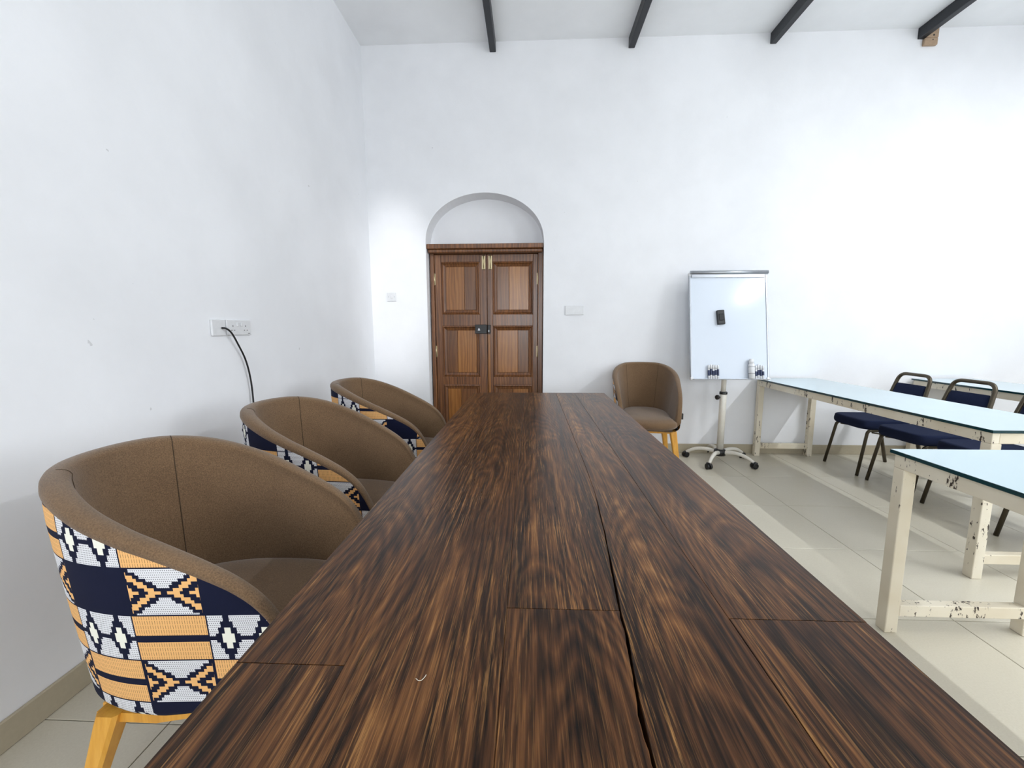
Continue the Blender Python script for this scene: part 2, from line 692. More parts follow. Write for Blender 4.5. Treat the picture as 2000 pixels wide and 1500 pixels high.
for x0, x1, px0, px1, sd in ((jl + .003, mid - .002, dx(-.885), dx(-.497), 0), (mid + .002, jr - .003, dx(-.372), dx(.03), 1)):
    q = MB()
    yf, yb = YD + .018, YD + .062
    q.box(x0, px0, yf, yb, .01, FT - .003, .003)
    q.box(px1, x1, yf, yb, .01, FT - .003, .003)
    lim = [FT - .003] + [z for r in rows for z in r] + [.01]
    for i in range(0, len(lim), 2):
        q.box(px0, px1, yf, yb, lim[i + 1], lim[i], .003)
    leaf = q.build('door_leaf', 'door_wood', door)
    for ri, (zt, zb) in enumerate(rows):
        # bevelled moulding ring
        q = MB()
        rings = []
        for ins, dep in ((0, .004), (.012, .0), (.02, .012), (.045, .022), (.052, .022)):
            rings.append([(px0 + ins, yf + dep, zb + ins), (px1 - ins, yf + dep, zb + ins), (px1 - ins, yf + dep, zt - ins), (px0 + ins, yf + dep, zt - ins)])
        q.ring_loft(rings, True, False, 0, False)
        q.build('panel_moulding', 'door_wood', leaf)
        i0, i1, k0, k1 = px0 + .045, px1 - .045, zb + .045, zt - .045
        cutx = i0 + (i1 - i0) * ((.62, .36, .45) if sd == 0 else (.38, .66, .5))[ri]
        MB().box(i0, cutx - .0006, yf + .016, yb - .004, k0, k1, .002, 1).build('panel_board', 'door_panel_light' if (ri + sd) % 2 == 0 else 'door_panel_dark', leaf)
        MB().box(cutx + .0006, i1, yf + .016, yb - .004, k0, k1, .002, 1).build('panel_board', 'door_panel_dark' if (ri + sd) % 2 == 0 else 'door_panel_light', leaf)
    # hinges and top bolt
    hx = x0 - .004 if sd == 0 else x1 + .004
    for hz in (dz(1.745), dz(1.03)):
        q = MB()
        q.tube([(hx, yf - .006, hz - .06), (hx, yf - .006, hz + .06)], .008, 10)
        q.box(hx - .012, hx + .012, yf - .003, yf + .0, hz - .055, hz + .055)
        q.build('hinge', 'brass', leaf)
    bx_ = (mid - .05) if sd == 0 else (mid + .018)
    q = MB()
    q.box(bx_, bx_ + .034, yf - .004, yf, dz(1.84), dz(1.965))
    q.tube([(bx_ + .017, yf - .012, dz(1.85)), (bx_ + .017, yf - .012, dz(1.985))], .006, 8)
    q.lathe([(0, 0), (.009, .0), (.009, .012), (0, .016)], 10, (bx_ + .017, yf - .014, dz(1.835)))
    q.build('bolt', 'brass', leaf)
    if sd == 0:
        q = MB()
        q.box(dx(-.548), mid - .004, yf - .03, yf, dz(1.208), dz(1.298), .004)
        lk = q.build('lock_case', 'black_plastic', leaf)
        tag(lk, 'black lock case')
        q = MB()
        cx_, cz_ = dx(-.548) + .04, dz(1.25)
        q.ring_loft([[(cx_ - .012, y_, cz_ - .011), (cx_ + .012, y_, cz_ - .011), (cx_ + .004, y_, cz_ + .013), (cx_ - .004, y_, cz_ + .013)] for y_ in (yf - .0302, yf - .032)], True, True, 0, False)
        # sub-part level is already reached, so the marks sit beside the case
        q.build('lock_mark', 'white_plastic', leaf)
    else:
        MB().box(mid + .003, mid + .034, yf - .026, yf, dz(1.212), dz(1.294), .004).build('lock_keeper', 'black_plastic', leaf)
        q = MB()
        q.box(mid + .012, mid + .02, yf - .0275, yf - .026, dz(1.225), dz(1.245))
        q.build('lock_mark', 'white_plastic', leaf)
# cover strip on the meeting edge
MB().box(mid + .004, mid + .03, YD + .01, YD + .0178, .012, dz(1.2), .003).build('meeting_strip', 'door_panel_light', door)

# ------------------------------------------------------------------ ceiling beams
BEAMS = [(-.377, 'slim black ceiling beam ending above the arched door'),
         (.888, 'slim black ceiling beam next after the one above the arched door'),
         (2.144, 'slim black ceiling beam ending above the whiteboard'),
         (3.415, 'slim black ceiling beam with a wooden block under its end')]
for bx_, lb in BEAMS:
    o = MB().box(bx_, bx_ + .056, YR, YB, 3.782, ZC, .004, 1).build('ceiling_beam', 'black_steel')
    tag(o, lb, 'beam', 'black ceiling beams')
q = MB()
q.box(3.458, 3.572, YB - .03, YB, 3.722, 3.781, .008)
q.box(3.474, 3.572, YB - .03, YB, 3.7805, 3.865, .004)
br = q.build('wooden_block', 'bracket_wood')
tag(br, 'small pale wooden block on the wall under a black beam', 'block')
for px_, pz_, pr_ in ((3.53, 3.80, .008), (3.526, 3.762, .005)):
    q = MB()
    q.ring_loft([[(px_ + pr_ * math.cos(j * PI / 5), y_, pz_ + pr_ * math.sin(j * PI / 5)) for j in range(10)] for y_ in (YB - .0305, YB - .0299)], True, True)
    q.build('screw_hole', 'socket_hole', br)

# fluorescent tube running along the ceiling over the window side of the room
lamp = thing('tube_lamp', 'long fluorescent tube lamp under the ceiling on the window side', 'lamp', (4.5, .75, ZC))
MB().box(-.03, .03, -1.65, 1.65, -.06, 0, .004).build('housing', 'white_plastic', lamp)
for s_ in (-1, 1):
    MB().box(-.02, .02, s_ * 1.63 - .012, s_ * 1.63 + .012, -.115, -.06, .003).build('lamp_holder', 'white_plastic', lamp)
MB().tube([(0, -1.618, -.09), (0, 1.618, -.09)], .014, 12).build('tube', 'lamp_glow', lamp)
lo = area('tube_light', (0, 0, -.106), (0, 0, 0), .05, 3.2, TUBE_WATTS, (.93, .97, 1.0))
lo.parent = lamp
# spot lamp clipped to a beam behind the viewer, washing the wall beside the door
spl = thing('spot_lamp', 'small white spot lamp fixed to a ceiling beam', 'lamp', (-.35, -.9, 3.781))
aim = Vector((-1.33, YB, 1.62)) - Vector((-.35, -.9, 3.66))
qm = aim.to_track_quat('-Z', 'Y')
MB().tube([(0, 0, 0), (0, 0, -.06)], .012, 10).build('stem', 'white_plastic', spl)
sh_ = MB().lathe([(.02, .07), (.034, .055), (.042, -.05), (.038, -.05), (.03, .04), (.0, .045)], 18).build('shade', 'white_plastic', spl)
sh_.location = (0, 0, -.12)
sh_.rotation_mode = 'QUATERNION'
sh_.rotation_quaternion = qm
ld = bpy.data.lights.new('spot_light', 'SPOT')
ld.energy = SPOT_WATTS
ld.color = (1, 1, 1)
ld.spot_size = math.radians(21)
ld.spot_blend = .9
ld.shadow_soft_size = .03
lo = bpy.data.objects.new('spot_light', ld)
COL.objects.link(lo)
lo.parent = spl
lo.location = Vector((0, 0, -.12)) + aim.normalized() * .06
lo.rotation_mode = 'QUATERNION'
lo.rotation_quaternion = qm
lo.scale = (.55, 1, 1)

# ------------------------------------------------------------------ long wooden table
TZ, TT = .75, .045
table = thing('wooden_table', 'long dark brown plank table with worn grain and a split along one joint', 'table', (.07, 1.55, 0))
tx0, tx1, ty0, ty1 = -.452, .589, -.25, 3.3445
random.seed(4)
crk = [(-.25, .150), (.3, .147), (.44, .148), (.5, .147), (.6, .158), (.66, .163), (.72, .166), (.85, .176), (1.0, .188), (1.29, .205), (1.6, .208), (2.2, .207), (3.3445, .207)]


def crx(y): return float(np.interp(y, [a_[0] for a_ in crk], [a_[1] for a_ in crk]))


def plank(x0, x1, y0, y1, left=None, right=None, gap=.00015, ygap=.0009):
    """plank in table coordinates; left/right may be functions of y for the split"""
    n = 60 if (left or right) else 2
    q = MB()
    rings = []
    for i in range(n + 1):
        y = y0 + ygap + (y1 - y0 - 2 * ygap) * i / n
        xa = left(y) if left else x0 + gap
        xb = right(y) if right else x1 - gap
        e = .0006 if not (left or right) else .001
        rings.append([(xa, y, TZ - TT), (xb, y, TZ - TT), (xb, y, TZ - e), (xb - e, y, TZ), (xa + e, y, TZ), (xa, y, TZ - e)])
    q.ring_loft(rings, True, True, 0, False)
    o = q.build('plank', 'table_wood', table)
    o['grain_x'] = (x0 + x1) / 2 if x1 > x0 and not (left or right) else (.26 if left else .05)
    o.matrix_parent_inverse = Matrix.Translation((-.07, -1.55, 0))
    return o


rnd = random.Random(7)
jit = [rnd.uniform(-1, 1) for _ in range(400)]


def cw(y):      # half width of the split
    w_ = float(np.interp(y, [-.3, .4, .5, .62, .72, .8, .95, 1.15, 1.35, 4], [.002, .0024, .002, .0026, .002, .0012, .0014, .0008, .0002, .0002]))
    return w_


def jn(y, k_): return jit[int((y + .3) * 70 + k_) % 400] * .0013 * (1 if y < 1.3 else .0)


YA, YC, YE = .573, .717, .703
plank(tx0, -.282, ty0, YA)
plank(tx0, -.282, YA, ty1)
plank(-.282, -.041, ty0, ty1)
plank(-.041, 0, ty0, YC, right=lambda y: crx(y) - cw(y) + jn(y, 0))
plank(-.041, 0, YC, ty1, right=lambda y: crx(y) - cw(y) + jn(y, 50))
plank(0, .353, ty0, ty1, left=lambda y: crx(y) + cw(y) + jn(y, 130))
plank(.353, tx1, ty0, YE, gap=.0012)
plank(.353, tx1, YE, ty1)
IT = Matrix.Translation((-.07, -1.55, 0))


def tpart(q, name, mat='table_wood'):
    o = q.build(name, mat, table)
    o.matrix_parent_inverse = IT
    return o


tpart(MB().box(.11, .25, .03, 1.45, TZ - TT - .012, TZ - TT, .001, 1), 'backing_strip')
for y_ in (-.05, 1.55, 3.1):
    tpart(MB().box(-.36, .5, y_ - .04, y_ + .04, TZ - TT - .05, TZ - TT, .003), 'batten')
for y_ in (-.05, 3.1):
    for x_ in (-.28, .42):
        tpart(MB().box(x_ - .045, x_ + .045, y_ - .045, y_ + .045, 0, TZ - TT - .05, .004), 'leg')
    tpart(MB().box(-.235, .375, y_ - .03, y_ + .03, .1, .17, .004), 'foot_rail')
# curl of thread on the table top
th = catmull([(-.166, .553, TZ + .0006), (-.161, .5495, TZ + .0006), (-.1565, .5505, TZ + .0008), (-.153, .556, TZ + .0015), (-.152, .559, TZ + .002)], 5)
tag(MB().tube(th, .0004, 6).build('thread', 'thread_white'), 'tiny curl of white thread lying on the wooden table', 'thread')

# ------------------------------------------------------------------ tub chairs
RIM = [(0, .930), (.04, .928), (.09, .918), (.15, .902), (.2, .885), (.3, .846), (.4, .803), (.5, .755), (.57, .716), (.62, .675), (.655, .625), (.68, .565), (.70, .49)]
_rx = [a_[0] for a_ in RIM]
_rz = [a_[1] for a_ in RIM]
_dd = np.linspace(0, .70, 120)
_zz = np.interp(_dd, _rx, _rz)
for _ in range(3):
    _zz[2:-2] = (_zz[:-4] + _zz[1:-3] + _zz[2:-2] + _zz[3:-1] + _zz[4:]) / 5
SW, SB, SA, SY = .294, .36, -.34, .0     # half width, back, arm front, where the curve begins
ZB = .334


def tub_path(n=120):
    raw = [(-SW + .02, SA)] + [(-SW + .02 * (1 - i / 10), SA + (SY - SA) * i / 10) for i in range(1, 10)]
    e = 2 / 2.2
    for i in range(0, 61):
        t_ = PI - PI * i / 60
        cx_, sx_ = math.cos(t_), math.sin(t_)
        raw.append((math.copysign(abs(cx_) ** e, cx_) * SW, SY + (SB - SY) * abs(sx_) ** e))
    raw += [(-x_, y_) for x_, y_ in raw[:10]][::-1]
    A = np.array(raw)
    s_ = np.concatenate([[0], np.cumsum(np.hypot(*np.diff(A, axis=0).T))])
    u = np.linspace(0, s_[-1], n)
    return np.stack([np.interp(u, s_, A[:, 0]), np.interp(u, s_, A[:, 1])], 1), u


def make_tub():
    root = thing('tub_chair', 'x', 'chair')
    P, S = tub_path()
    n = len(P)
    T = np.gradient(P, axis=0)
    T /= np.linalg.norm(T, axis=1)[:, None]
    Nn = np.stack([-T[:, 1], T[:, 0]], 1)          # outward normal (path runs left arm -> back -> right arm)
    if Nn[n // 2][1] < 0:
        Nn = -Nn
    rz = np.interp(SB - P[:, 1], _dd, _zz)
    zb = ZB + .066 * np.clip((SB - P[:, 1] - .36) / .34, 0, 1) ** 1.5
    taper = lambda z: .042 * max(0, 1 - (z - ZB) / .5) ** 1.15
    # outer printed cover
    bm_ = bmesh.new()
    uvl = bm_.loops.layers.uv.new('UVMap')
    K = 16
    G, UVs = [], []
    for i in range(n):
        zs = rz[i] - (.028 - .012 * min(1, max(0, (SB - P[i][1] - .15) / .45)))
        lv = [(-.10, zb[i] - .012), (-.06, zb[i] - .008), (-.028, zb[i]), (-.008, zb[i] + .014)] + [(0, zb[i] + .03 + (zs - zb[i] - .03) * j / K) for j in range(K + 1)]
        G.append([bm_.verts.new((P[i][0] + Nn[i][0] * (a_ - taper(z_)), P[i][1] + Nn[i][1] * (a_ - taper(z_)), z_)) for a_, z_ in lv])
        UVs.append([(S[i], z_ + a_ * .6) for a_, z_ in lv])
    for i in range(n - 1):
        for j in range(len(G[0]) - 1):
            f = bm_.faces.new((G[i][j], G[i + 1][j], G[i + 1][j + 1], G[i][j + 1]))
            f.smooth = True
            for l, uvv in zip(f.loops, (UVs[i][j], UVs[i + 1][j], UVs[i + 1][j + 1], UVs[i][j + 1])):
                l[uvl].uv = uvv
    q = MB()
    q.bm.free()
    q.bm = bm_
    cover = q.build('outer_cover', 'printed_cover', root)
    # padded rim and inner lining
    q = MB()
    rings = []
    for i in range(n):
        TH = .05 - .02 * min(1, max(0, (SB - P[i][1] - .15) / .45))
        zs = rz[i] - (.028 - .012 * min(1, max(0, (SB - P[i][1] - .15) / .45)))
        zin = .43
        loop = [(-.002 - taper(zs), zs - .012), (.003 - taper(zs), zs)]
        for j in range(1, 10):
            an = PI * j / 10
            loop.append((-TH / 2 + math.cos(an) * (TH / 2 + .003) - taper(zs), zs + (rz[i] - zs) * math.sin(an) ** .7))
        for j in range(0, 11):
            f_ = j / 10
            z_ = zs - (zs - zin) * f_
            ins = TH + .012 * math.sin(min(1, f_ * 2.2) * PI / 2) + .02 * f_ ** 2
            loop.append((-ins - taper(z_) * .9 + (.0), z_))
        loop.append((-.03 - taper(zin), zin))
        rings.append([(P[i][0] + Nn[i][0] * a_, P[i][1] + Nn[i][1] * a_, z_) for a_, z_ in loop])
    q.ring_loft(rings, True, True)
    lining = q.build('inner_lining', 'brown_tweed', root)
    # seams on the inside
    for fi in (int(n * .385), int(n * .615)):
        pts = [Vector(p) for p in rings[fi][6:21]]
        nrm = Vector((-Nn[fi][0], -Nn[fi][1], 0))
        MB().tube([p_ + nrm * .0004 for p_ in pts], .0013, 6).build('seam', 'seam_thread', lining)
    # seat cushion
    q = MB()
    rr = []
    sx, sy, cy_, zc_, hz_ = .208, .365, -.065, .452, .054
    for j in range(0, 19):
        ph = -PI / 2 + PI * j / 18
        rc = max(.02, math.cos(ph)) ** .42
        zz_ = zc_ + hz_ * math.copysign(abs(math.sin(ph)) ** .75, math.sin(ph))
        ring = []
        for i in range(56):
            th_ = 2 * PI * i / 56
            ex = 2 / 2.7
            cxx, syy = math.cos(th_), math.sin(th_)
            wy = math.copysign(abs(syy) ** ex, syy)
            wdt = sx * (1.0 - .12 * max(0, wy) ** 2) + .074 * min(1, max(0, (-wy * rc - .5) / .25))
            ring.append((math.copysign(abs(cxx) ** ex, cxx) * wdt * rc, cy_ + wy * sy * rc, zz_ + .012 * (1 - (rc * abs(wy)) ** 2) * (j > 12)))
        rr.append(ring)
    q.ring_loft(rr)
    q.build('seat_cushion', 'brown_tweed', root)
    # upholstered base under the cushion
    q = MB()
    rings = []
    for a_, dz_ in ((-.10, -.006), (-.085, 0), (-.085, .09)):
        rings.append([(P[i][0] + Nn[i][0] * a_, max(-.33, P[i][1] + Nn[i][1] * a_), (max(zb[i], .36) if dz_ < .05 else .36) + dz_) for i in range(0, n, 3)])
    q.ring_loft(rings)
    q.build('seat_base', 'brown_tweed', root)
    # under-frame and legs
    q = MB()
    z0, z1 = .297, .322
    for s_ in (-1, 1):
        xa, xb = s_ * .205 - .013, s_ * .205 + .013
        q.ring_loft([[(xa, y_, z0 + u_), (xb, y_, z0 + u_), (xb, y_, z1 + u_), (xa, y_, z1 + u_)] for y_, u_ in ((-.26, .064), (-.1, .03), (.05, .0), (.2, 0))], True, True, 0, False)
        u_ = 0 if s_ > 0 else .062
        q.box(-.192, .192, (.187 if s_ > 0 else -.26), (.213 if s_ > 0 else -.234), z0 + u_, z1 + u_, .003)
    q.build('under_frame', 'leg_wood', root)
    for s_ in (-1, 1):
        for yy, sp in ((.165, .085), (-.235, -.05)):
            q = MB()
            tx_, ty_ = s_ * .205, yy
            bx2, by2 = s_ * .262, yy + sp
            rings = []
            top_ = .324 if yy > 0 else .388
            for z_, h_ in ((.0, .015), (.004, .017), (.2, .023), (top_ - .027, .028), (top_, .028)):
                f_ = 1 - z_ / top_
                x_, y_ = tx_ + (bx2 - tx_) * f_, ty_ + (by2 - ty_) * f_
                cst = h_ * .3
                rings.append([(x_ + a_, y_ + b_, z_) for a_, b_ in ((-h_ + cst, -h_), (h_ - cst, -h_), (h_, -h_ + cst), (h_, h_ - cst), (h_ - cst, h_), (-h_ + cst, h_), (-h_, h_ - cst), (-h_, -h_ + cst))])
            q.ring_loft(rings, True, True, 0, False)
            q.build('leg', 'leg_wood', root)
    # small woven tag on the side of the shell
    tgx = SW - .01
    q = MB()
    q.box(tgx - .012, tgx + .012, -.20, -.16, .475, .525, .001, 1)
    q.build('fabric_tag', 'black_plastic', root)
    return root


tub = make_tub()
# location, facing angle, label, print offsets
TUBS = [((-.868, 1.105), 0, 'brown tub chair with patterned back at the table, farthest from the arched door', .0, .0),
        ((-.912, 1.86), -7, 'brown tub chair with patterned back, middle one of three at the wooden table', .13, .085),
        ((-.915, 2.70), -3, 'brown tub chair with patterned back at the table, closest to the arched door', .27, .02),
        ((1.055, 3.875), -97, 'brown tub chair with yellow wooden legs standing against the wall beside the whiteboard', .0, .0)]
for i, ((x, y), ang, lb, pu, pv) in enumerate(TUBS):
    o = tub if i == 0 else copy_tree(tub)
    o.location = (x, y, 0)
    o.rotation_euler = (0, 0, PI / 2 + math.radians(ang))
    tag(o, lb, 'chair', 'brown tub chairs')
    for ch in o.children:
        if ch.name.startswith('outer_cover'):
            ch['print_u'] = .142 + pu
            ch['print_v'] = .118 - .393 + pv

# ------------------------------------------------------------------ glass-topped painted tables


def glass_table(label, x0, x1, y0, y1, top=.77):
    ox, oy = (x0 + x1) / 2, (y0 + y1) / 2
    r_ = thing('glass_top_table', label, 'table', (ox, oy, 0), 0, 'painted tables with glass tops')
    hx, hy = (x1 - x0) / 2, (y1 - y0) / 2
    q = MB()
    gt = .015
    q.box(-hx, hx, -hy, hy, top - gt, top, .0015, 1)
    for f in q.bm.faces:
        f.normal_update()
        f.material_index = 0 if abs(f.normal.z) > .9 else 1
    q.build('glass_top', ['glass_sheet', 'glass_edge'], r_)
    ins, lw, ah = .012, .05, .055
    zt = top - gt
    fx, fy = hx - ins, hy - ins
    for s_ in (-1, 1):
        MB().box(min(s_ * fx, s_ * (fx - .035)), max(s_ * fx, s_ * (fx - .035)), -fy, fy, zt - ah, zt, .003).build('apron', 'chipped_paint', r_)
        MB().box(-fx + .035, fx - .035, min(s_ * fy, s_ * (fy - .035)), max(s_ * fy, s_ * (fy - .035)), zt - ah, zt, .003).build('apron', 'chipped_paint', r_)
        for s2 in (-1, 1):
            xa, xb = sorted((s_ * fx, s_ * (fx - lw)))
            ya, yb_ = sorted((s2 * fy, s2 * (fy - lw)))
            MB().box(xa, xb, ya, yb_, 0, zt - ah, .004).build('leg', 'chipped_paint', r_)
        ya, yb_ = sorted((s_ * (fy - .01), s_ * (fy - .05)))
        MB().box(-fx + lw, fx - lw, ya, yb_, .075, .125, .003).build('stretcher', 'chipped_paint', r_)
    MB().box(-fx + .035, fx - .035, -fy + .035, fy - .035, zt - .014, zt - .0005).build('top_board', 'chipped_paint', r_)
    return r_


glass_table('pale blue glass-topped table with chipped cream legs, its end touching the whiteboard wall', 2.215, 2.79, 2.07, 4.225)
glass_table('pale blue glass-topped table with chipped cream legs, apart from the whiteboard wall', 1.465, 2.085, -.35, 1.735)
glass_table('glass-topped white table behind the backs of the blue chairs', 3.69, 4.27, 2.07, 4.225)

# ------------------------------------------------------------------ blue stacking chairs


def make_blue():
    r_ = thing('banquet_chair', 'x', 'chair')
    # seat pad
    q = MB()
    rr = []
    for j in range(0, 13):
        ph = -PI / 2 + PI * j / 12
        rc = .9 + .1 * max(0, math.cos(ph)) ** .6 if 0 < j < 12 else .86
        z_ = .435 + .034 * math.sin(ph)
        ring = []
        for i in range(40):
            th_ = 2 * PI * i / 40
            ex = 2 / 5
            cx_, sy_ = math.cos(th_), math.sin(th_)
            ring.append((math.copysign(abs(cx_) ** ex, cx_) * .205 * rc * (1 - .06 * sy_), -.035 + math.copysign(abs(sy_) ** ex, sy_) * .215 * rc, z_ + .01 * (j > 8)))
        rr.append(ring)
    q.ring_loft(rr)
    q.build('seat', 'navy_fabric', r_)
    # back hoop continues into the rear legs
    def by(z): return float(np.interp(z, [0, .40, .62, .85], [.29, .19, .235, .30]))
    lean = []
    for z in (.002, .2, .40, .5, .62, .72):
        lean.append((-float(np.interp(z, [0, .4, .62, .8], [.195, .188, .172, .158])), by(z), z))
    top = [(-.15, by(.85), .85), (.15, by(.85), .85)]
    loop = lean + top + [(-x_, y_, z_) for x_, y_, z_ in lean[::-1]]
    q = MB().tube(fillet(loop, .085, 7), .0145, 10)
    q.build('back_frame', 'bronze_tube', r_)
    # back cushion
    q = MB()
    rr = []
    for j in range(9):
        f_ = j / 8
        z_ = .535 + (.765 - .535) * f_
        y_ = by(z_)
        hw = .157 - .018 * f_
        th_ = .018 * (1 if 0 < j < 8 else .45)
        ring = []
        for i in range(24):
            an = 2 * PI * i / 24
            ex = 2 / 4
            ring.append((math.copysign(abs(math.cos(an)) ** ex, math.cos(an)) * hw, y_ - .002 + math.copysign(abs(math.sin(an)) ** ex, math.sin(an)) * th_, z_))
        rr.append(ring)
    q.ring_loft(rr)
    q.build('back_cushion', 'navy_fabric', r_)
    for s_ in (-1, 1):
        MB().tube(fillet([(s_ * .20, -.262, .002), (s_ * .182, -.195, .392), (s_ * .186, .17, .388), (s_ * .19, .188, .392)], .03, 4), .0125, 10).build('front_leg', 'bronze_tube', r_)
        # side brace
        MB().tube([(s_ * .183, -.16, .375), (s_ * .191, .215, .315)], .006, 8).build('brace', 'bronze_tube', r_)
    MB().tube([(-.184, -.12, .385), (.184, -.12, .385)], .008, 8).build('cross_bar', 'bronze_tube', r_)
    MB().tube([(-.186, .1, .385), (.186, .1, .385)], .008, 8).build('cross_bar', 'bronze_tube', r_)
    return r_


blue = make_blue()
BL = ['navy banquet chair between the glass tables, the one closest to the wall',
      'second navy banquet chair from the wall between the glass tables',
      'third navy banquet chair from the wall between the glass tables',
      'fourth navy banquet chair from the wall between the glass tables']
for i, (y, x) in enumerate(((3.81, 3.06), (3.315, 3.07), (2.835, 3.09), (2.355, 3.10))):
    o = blue if i == 0 else copy_tree(blue)
    o.location = (x, y, 0)
    o.rotation_euler = (0, 0, -PI / 2 + math.radians((0, 1.5, -1, 0)[i]))
    tag(o, BL[i], 'chair', 'navy banquet chairs in a row')

# ------------------------------------------------------------------ whiteboard on a stand
WX, WY = 1.80, 3.97
wbd = thing('whiteboard_stand', 'white flipchart board on a white pole with five wheeled feet', 'whiteboard', (WX, WY, 0))
BX0, BX1 = 1.468 - WX, 2.17 - WX
ZB0, ZB1 = .79, 1.76
YB0, YB1 = 3.905 - WY, 4.085 - WY
L = math.hypot(ZB1 - ZB0, YB1 - YB0)
al = math.atan2(YB1 - YB0, ZB1 - ZB0)
BM = Matrix.Translation((0, YB0, ZB0)) @ Matrix.Rotation(-al, 4, 'X')     # board space: x across, z up the board, -y towards the room


def bpart(q, name, mat, parent=wbd):
    bmesh.ops.transform(q.bm, matrix=BM, verts=q.bm.verts[:])
    return q.build(name, mat, parent)


bpart(MB().box(BX0 + .008, BX1 - .008, -.004, .012, .008, L - .008), 'board', 'board_white')
fr = bpart(MB().box(BX0, BX0 + .014, -.010, .018, 0, L, .003), 'frame_side', 'aluminium')
bpart(MB().box(BX1 - .014, BX1, -.010, .018, 0, L, .003), 'frame_side', 'aluminium')
bpart(MB().box(BX0 + .014, BX1 - .014, -.010, .018, L - .014, L, .003), 'frame_top', 'aluminium')
bpart(MB().box(BX0 + .014, BX1 - .014, -.048, .018, 0, .007, .002), 'tray', 'aluminium')
q = MB().tube([(BX0 + .008, -.018, L + .002), (BX1 + .006, -.018, L + .002)], .017, 14)
q.box(BX0 + .02, BX1 - .02, -.016, -.006, L - .045, L - .005, .003)
bpart(q, 'paper_clamp', 'aluminium')
for xx in (BX0, BX1):
    for zz in (.0, L):
        s_ = 1 if xx == BX0 else -1
        e_ = 1 if zz == 0 else -1
        bpart(MB().box(*sorted((xx - s_ * .002, xx + s_ * .024)), -.0125, .02, *sorted((zz - e_ * .002, zz + e_ * .024)), .004), 'corner_cap', 'white_plastic')
MB().lathe([(.030, .09), (.030, .655), (.027, .66)], 20).build('lower_pole', 'white_steel', wbd)
MB().lathe([(.022, .655), (.022, 1.02)], 20, (0, .005, 0)).build('upper_pole', 'white_steel', wbd)
MB().box(-.05, .05, .02, .07, .86, 1.02, .004).build('board_bracket', 'black_plastic', wbd)
MB().lathe([(.034, .648), (.035, .65), (.035, .668), (.03, .672)], 20).build('collar', 'black_plastic', wbd)
q = MB().tube([(-.03, -.004, .62), (-.05, -.012, .62)], .006, 8)
q.tube([(-.048, -.012, .62), (-.052, -.013, .62), (-.068, -.019, .62), (-.072, -.021, .62)], [.016, .022, .022, .014], 14)
q.build('height_knob', 'black_plastic', wbd)
MB().lathe([(.034, .06), (.052, .066), (.055, .1), (.05, .118), (.034, .124)], 20).build('hub', 'black_plastic', wbd)
for an in (88, 152, 230, 318, 24):
    a_ = math.radians(an)
    ux, uy = math.cos(a_), math.sin(a_)
    RR = .295
    pts = catmull([(ux * .035, uy * .035, .095), (ux * .12, uy * .12, .108), (ux * .2, uy * .2, .1), (ux * .255, uy * .255, .078), (ux * RR, uy * RR, .052)], 6)
    rd = [.019 - .005 * i / (len(pts) - 1) for i in range(len(pts))]
    arm = MB().tube(pts, rd, 12).build('foot_arm', 'white_steel', wbd)
    q = MB()
    wx, wy = ux * (RR + .004), uy * (RR + .004)
    vx, vy = math.cos(a_ + .9), math.sin(a_ + .9)
    nx, ny = -vy, vx
    for s_ in (-1, 1):
        cxx, cyy = wx + nx * .015 * s_, wy + ny * .015 * s_
        q.tube([(cxx - nx * .011, cyy - ny * .011, .027), (cxx - nx * .008, cyy - ny * .008, .027), (cxx + nx * .008, cyy + ny * .008, .027), (cxx + nx * .011, cyy + ny * .011, .027)], [.022, .027, .027, .022], 16)
    q.tube([(wx, wy, .028), (wx, wy, .062)], [.016, .013], 10)
    q.box(-.03, .03, -.010, .010, .036, .056, .006, 2, 0, Matrix.Translation((wx, wy, 0)) @ Matrix.Rotation(a_ + .9, 4, 'Z'))
    q.build('caster', 'black_plastic', arm)

BMW = Matrix.Translation((WX, WY, 0)) @ BM


def on_board(q, name, mats, label, cat, group=None, parts=()):
    bmesh.ops.transform(q.bm, matrix=BMW, verts=q.bm.verts[:])
    o = q.build(name, mats)
    return tag(o, label, cat, group)


rot = Matrix.Translation((1.742 - WX, 0, .571)) @ Matrix.Rotation(math.radians(-4), 4, 'Y')
q = MB().box(-.033, .033, -.034, -.0045, -.066, .066, .006, 2, 0, rot)
er = on_board(q, 'board_eraser', 'black_plastic', 'black board eraser clinging to the whiteboard', 'eraser')
q = MB().box(-.02, .02, -.037, -.034, -.03, .03, .003, 1, 0, rot)
bmesh.ops.transform(q.bm, matrix=BMW, verts=q.bm.verts[:])
q.build('grip', 'socket_hole', er)


def marker(x, h, dk, label, group):
    q = MB()
    q.lathe([(.006, 0), (.0088, .002), (.0088, h * .68), (.0075, h * .69)], 12, (x, -.022, .0072))
    o = on_board(q, 'marker_pen', 'white_plastic', label, 'marker', group)
    q = MB().lathe([(.0091, h * dk[0]), (.0092, h * dk[0] + .001), (.0092, h * dk[1]), (.0091, h * dk[1] + .001)], 12, (x, -.022, .0072))
    bmesh.ops.transform(q.bm, matrix=BMW, verts=q.bm.verts[:])
    q.build('label_band', 'marker_blue', o)
    q = MB().lathe([(.0085, h * .69), (.0085, h * .96), (.005, h)], 12, (x, -.022, .0072))
    bmesh.ops.transform(q.bm, matrix=BMW, verts=q.bm.verts[:])
    q.build('cap', 'white_plastic', o)


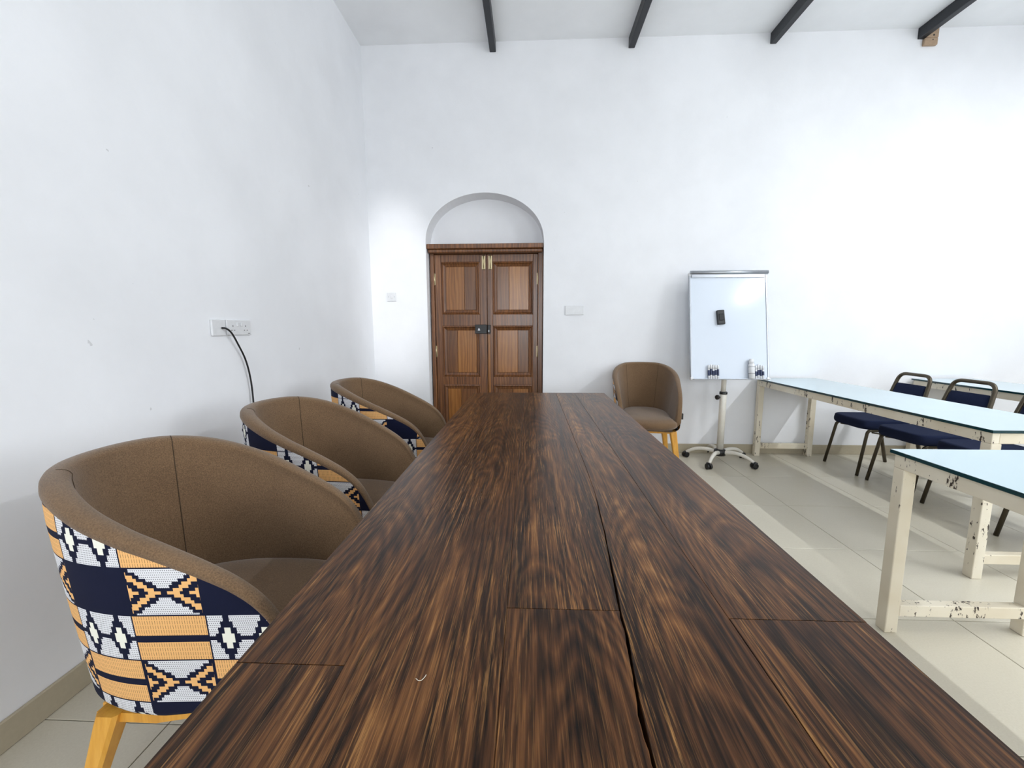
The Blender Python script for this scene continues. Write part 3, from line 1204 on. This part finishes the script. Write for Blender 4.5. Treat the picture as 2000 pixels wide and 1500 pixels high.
for i in range(5):
    marker(1.625 + i * .0205 - WX, .125 + .006 * ((i * 3) % 4) / 3, (.22 + .05 * (i % 2), .56 + .06 * ((i + 1) % 3)),
           'white and blue marker pen standing alone with its set on the whiteboard tray', 'marker pens away from the bottle')
for i in range(4):
    marker(2.045 + i * .0205 - WX, .122 + .005 * ((i * 2) % 3), (.2 + .06 * (i % 2), .55 + .05 * (i % 3)),
           'white and blue marker pen next to the white bottle on the whiteboard tray', 'marker pens beside the bottle')
q = MB().lathe([(.02, 0), (.0265, .004), (.0265, .125), (.022, .138)], 20, (2.0 - WX, -.0325, .0072))
bo = on_board(q, 'spray_bottle', 'white_plastic', 'slim white cleaner bottle standing on the whiteboard tray', 'bottle')
for nm, prof, mt in (('cap', [(.022, .138), (.022, .165), (.017, .17), (.015, .18)], 'white_plastic'),
                     ('print_band', [(.0267, .105), (.0269, .1055), (.0269, .108), (.0267, .1085)], 'grey_print'),
                     ('print_band', [(.0267, .045), (.0269, .0455), (.0269, .05), (.0267, .0505)], 'grey_print')):
    q = MB().lathe(prof, 20, (2.0 - WX, -.0325, .0072))
    bmesh.ops.transform(q.bm, matrix=BMW, verts=q.bm.verts[:])
    q.build(nm, mt, bo)

# ------------------------------------------------------------------ wall plates and cable
# cable outlet and double socket on the left wall
q = MB().box(XL, XL + .012, 2.05, 2.145, 1.226, 1.308, .004)
tag(q.build('cable_outlet', 'white_plastic'), 'square white outlet plate with a black cable coming out', 'outlet')
so = thing('double_socket', 'white double wall socket beside the cable outlet', 'socket', (XL, 2.25, 1.268))
MB().box(0, .011, -.096, .096, -.041, .041, .004).build('plate', 'white_plastic', so)
for s_ in (-1, 1):
    MB().box(.0105, .0165, s_ * .016 - .008, s_ * .016 + .008, .006, .026, .002, 1).build('switch', 'white_plastic', so)
    cy_ = s_ * .05
    for dy_, dz_, w_, h_ in ((0, .008, .004, .009), (-.011, -.014, .007, .004), (.011, -.014, .007, .004)):
        MB().box(.0108, .0114, cy_ + dy_ - w_ / 2, cy_ + dy_ + w_ / 2, dz_ - h_ / 2, dz_ + h_ / 2).build('pin_hole', 'socket_hole', so)
MB().box(.0108, .0112, .066, .084, -.034, -.03).build('print_mark', 'grey_print', so)
cb = catmull([(XL + .0135, 2.112, 1.266), (XL + .03, 2.125, 1.262), (XL + .034, 2.155, 1.238), (XL + .028, 2.20, 1.185), (XL + .022, 2.26, 1.095), (XL + .02, 2.292, .985), (XL + .02, 2.30, .85),
              (XL + .03, 2.28, .6), (XL + .025, 2.2, .3), (XL + .03, 2.08, .05), (XL + .06, 1.95, .008), (XL + .08, 1.7, .0065)], 8)
tag(MB().tube(cb, .0048, 8).build('power_cable', 'black_plastic'), 'black cable hanging from the outlet plate down the wall', 'cable')
# switch plate left of the door and blank plate right of it
sp = thing('wall_switch', 'white switch plate on the wall in the corner beside the door', 'switch', (-1.381, YB, 1.575))
MB().box(-.045, .045, -.010, 0, -.042, .042, .003).build('plate', 'white_plastic', sp)
MB().box(-.012, .012, -.0145, -.0098, -.016, .016, .002, 1).build('rocker', 'white_plastic', sp)
for s_ in (-1, 1):
    MB().tube([(s_ * .03, -.0102, 0), (s_ * .03, -.0114, 0)], .004, 8).build('screw', 'aluminium', sp)
bp = thing('blank_plate', 'blank white double cover plate on the wall near the whiteboard side of the door', 'wall plate', (.438, YB, 1.435))
MB().box(-.091, .091, -.010, 0, -.045, .045, .003).build('plate', 'white_plastic', bp)
MB().box(-.07, -.004, -.0112, -.0098, -.03, .03, .001, 1).build('insert', 'white_plastic', bp)
MB().box(.004, .07, -.0112, -.0098, -.03, .03, .001, 1).build('insert', 'white_plastic', bp)
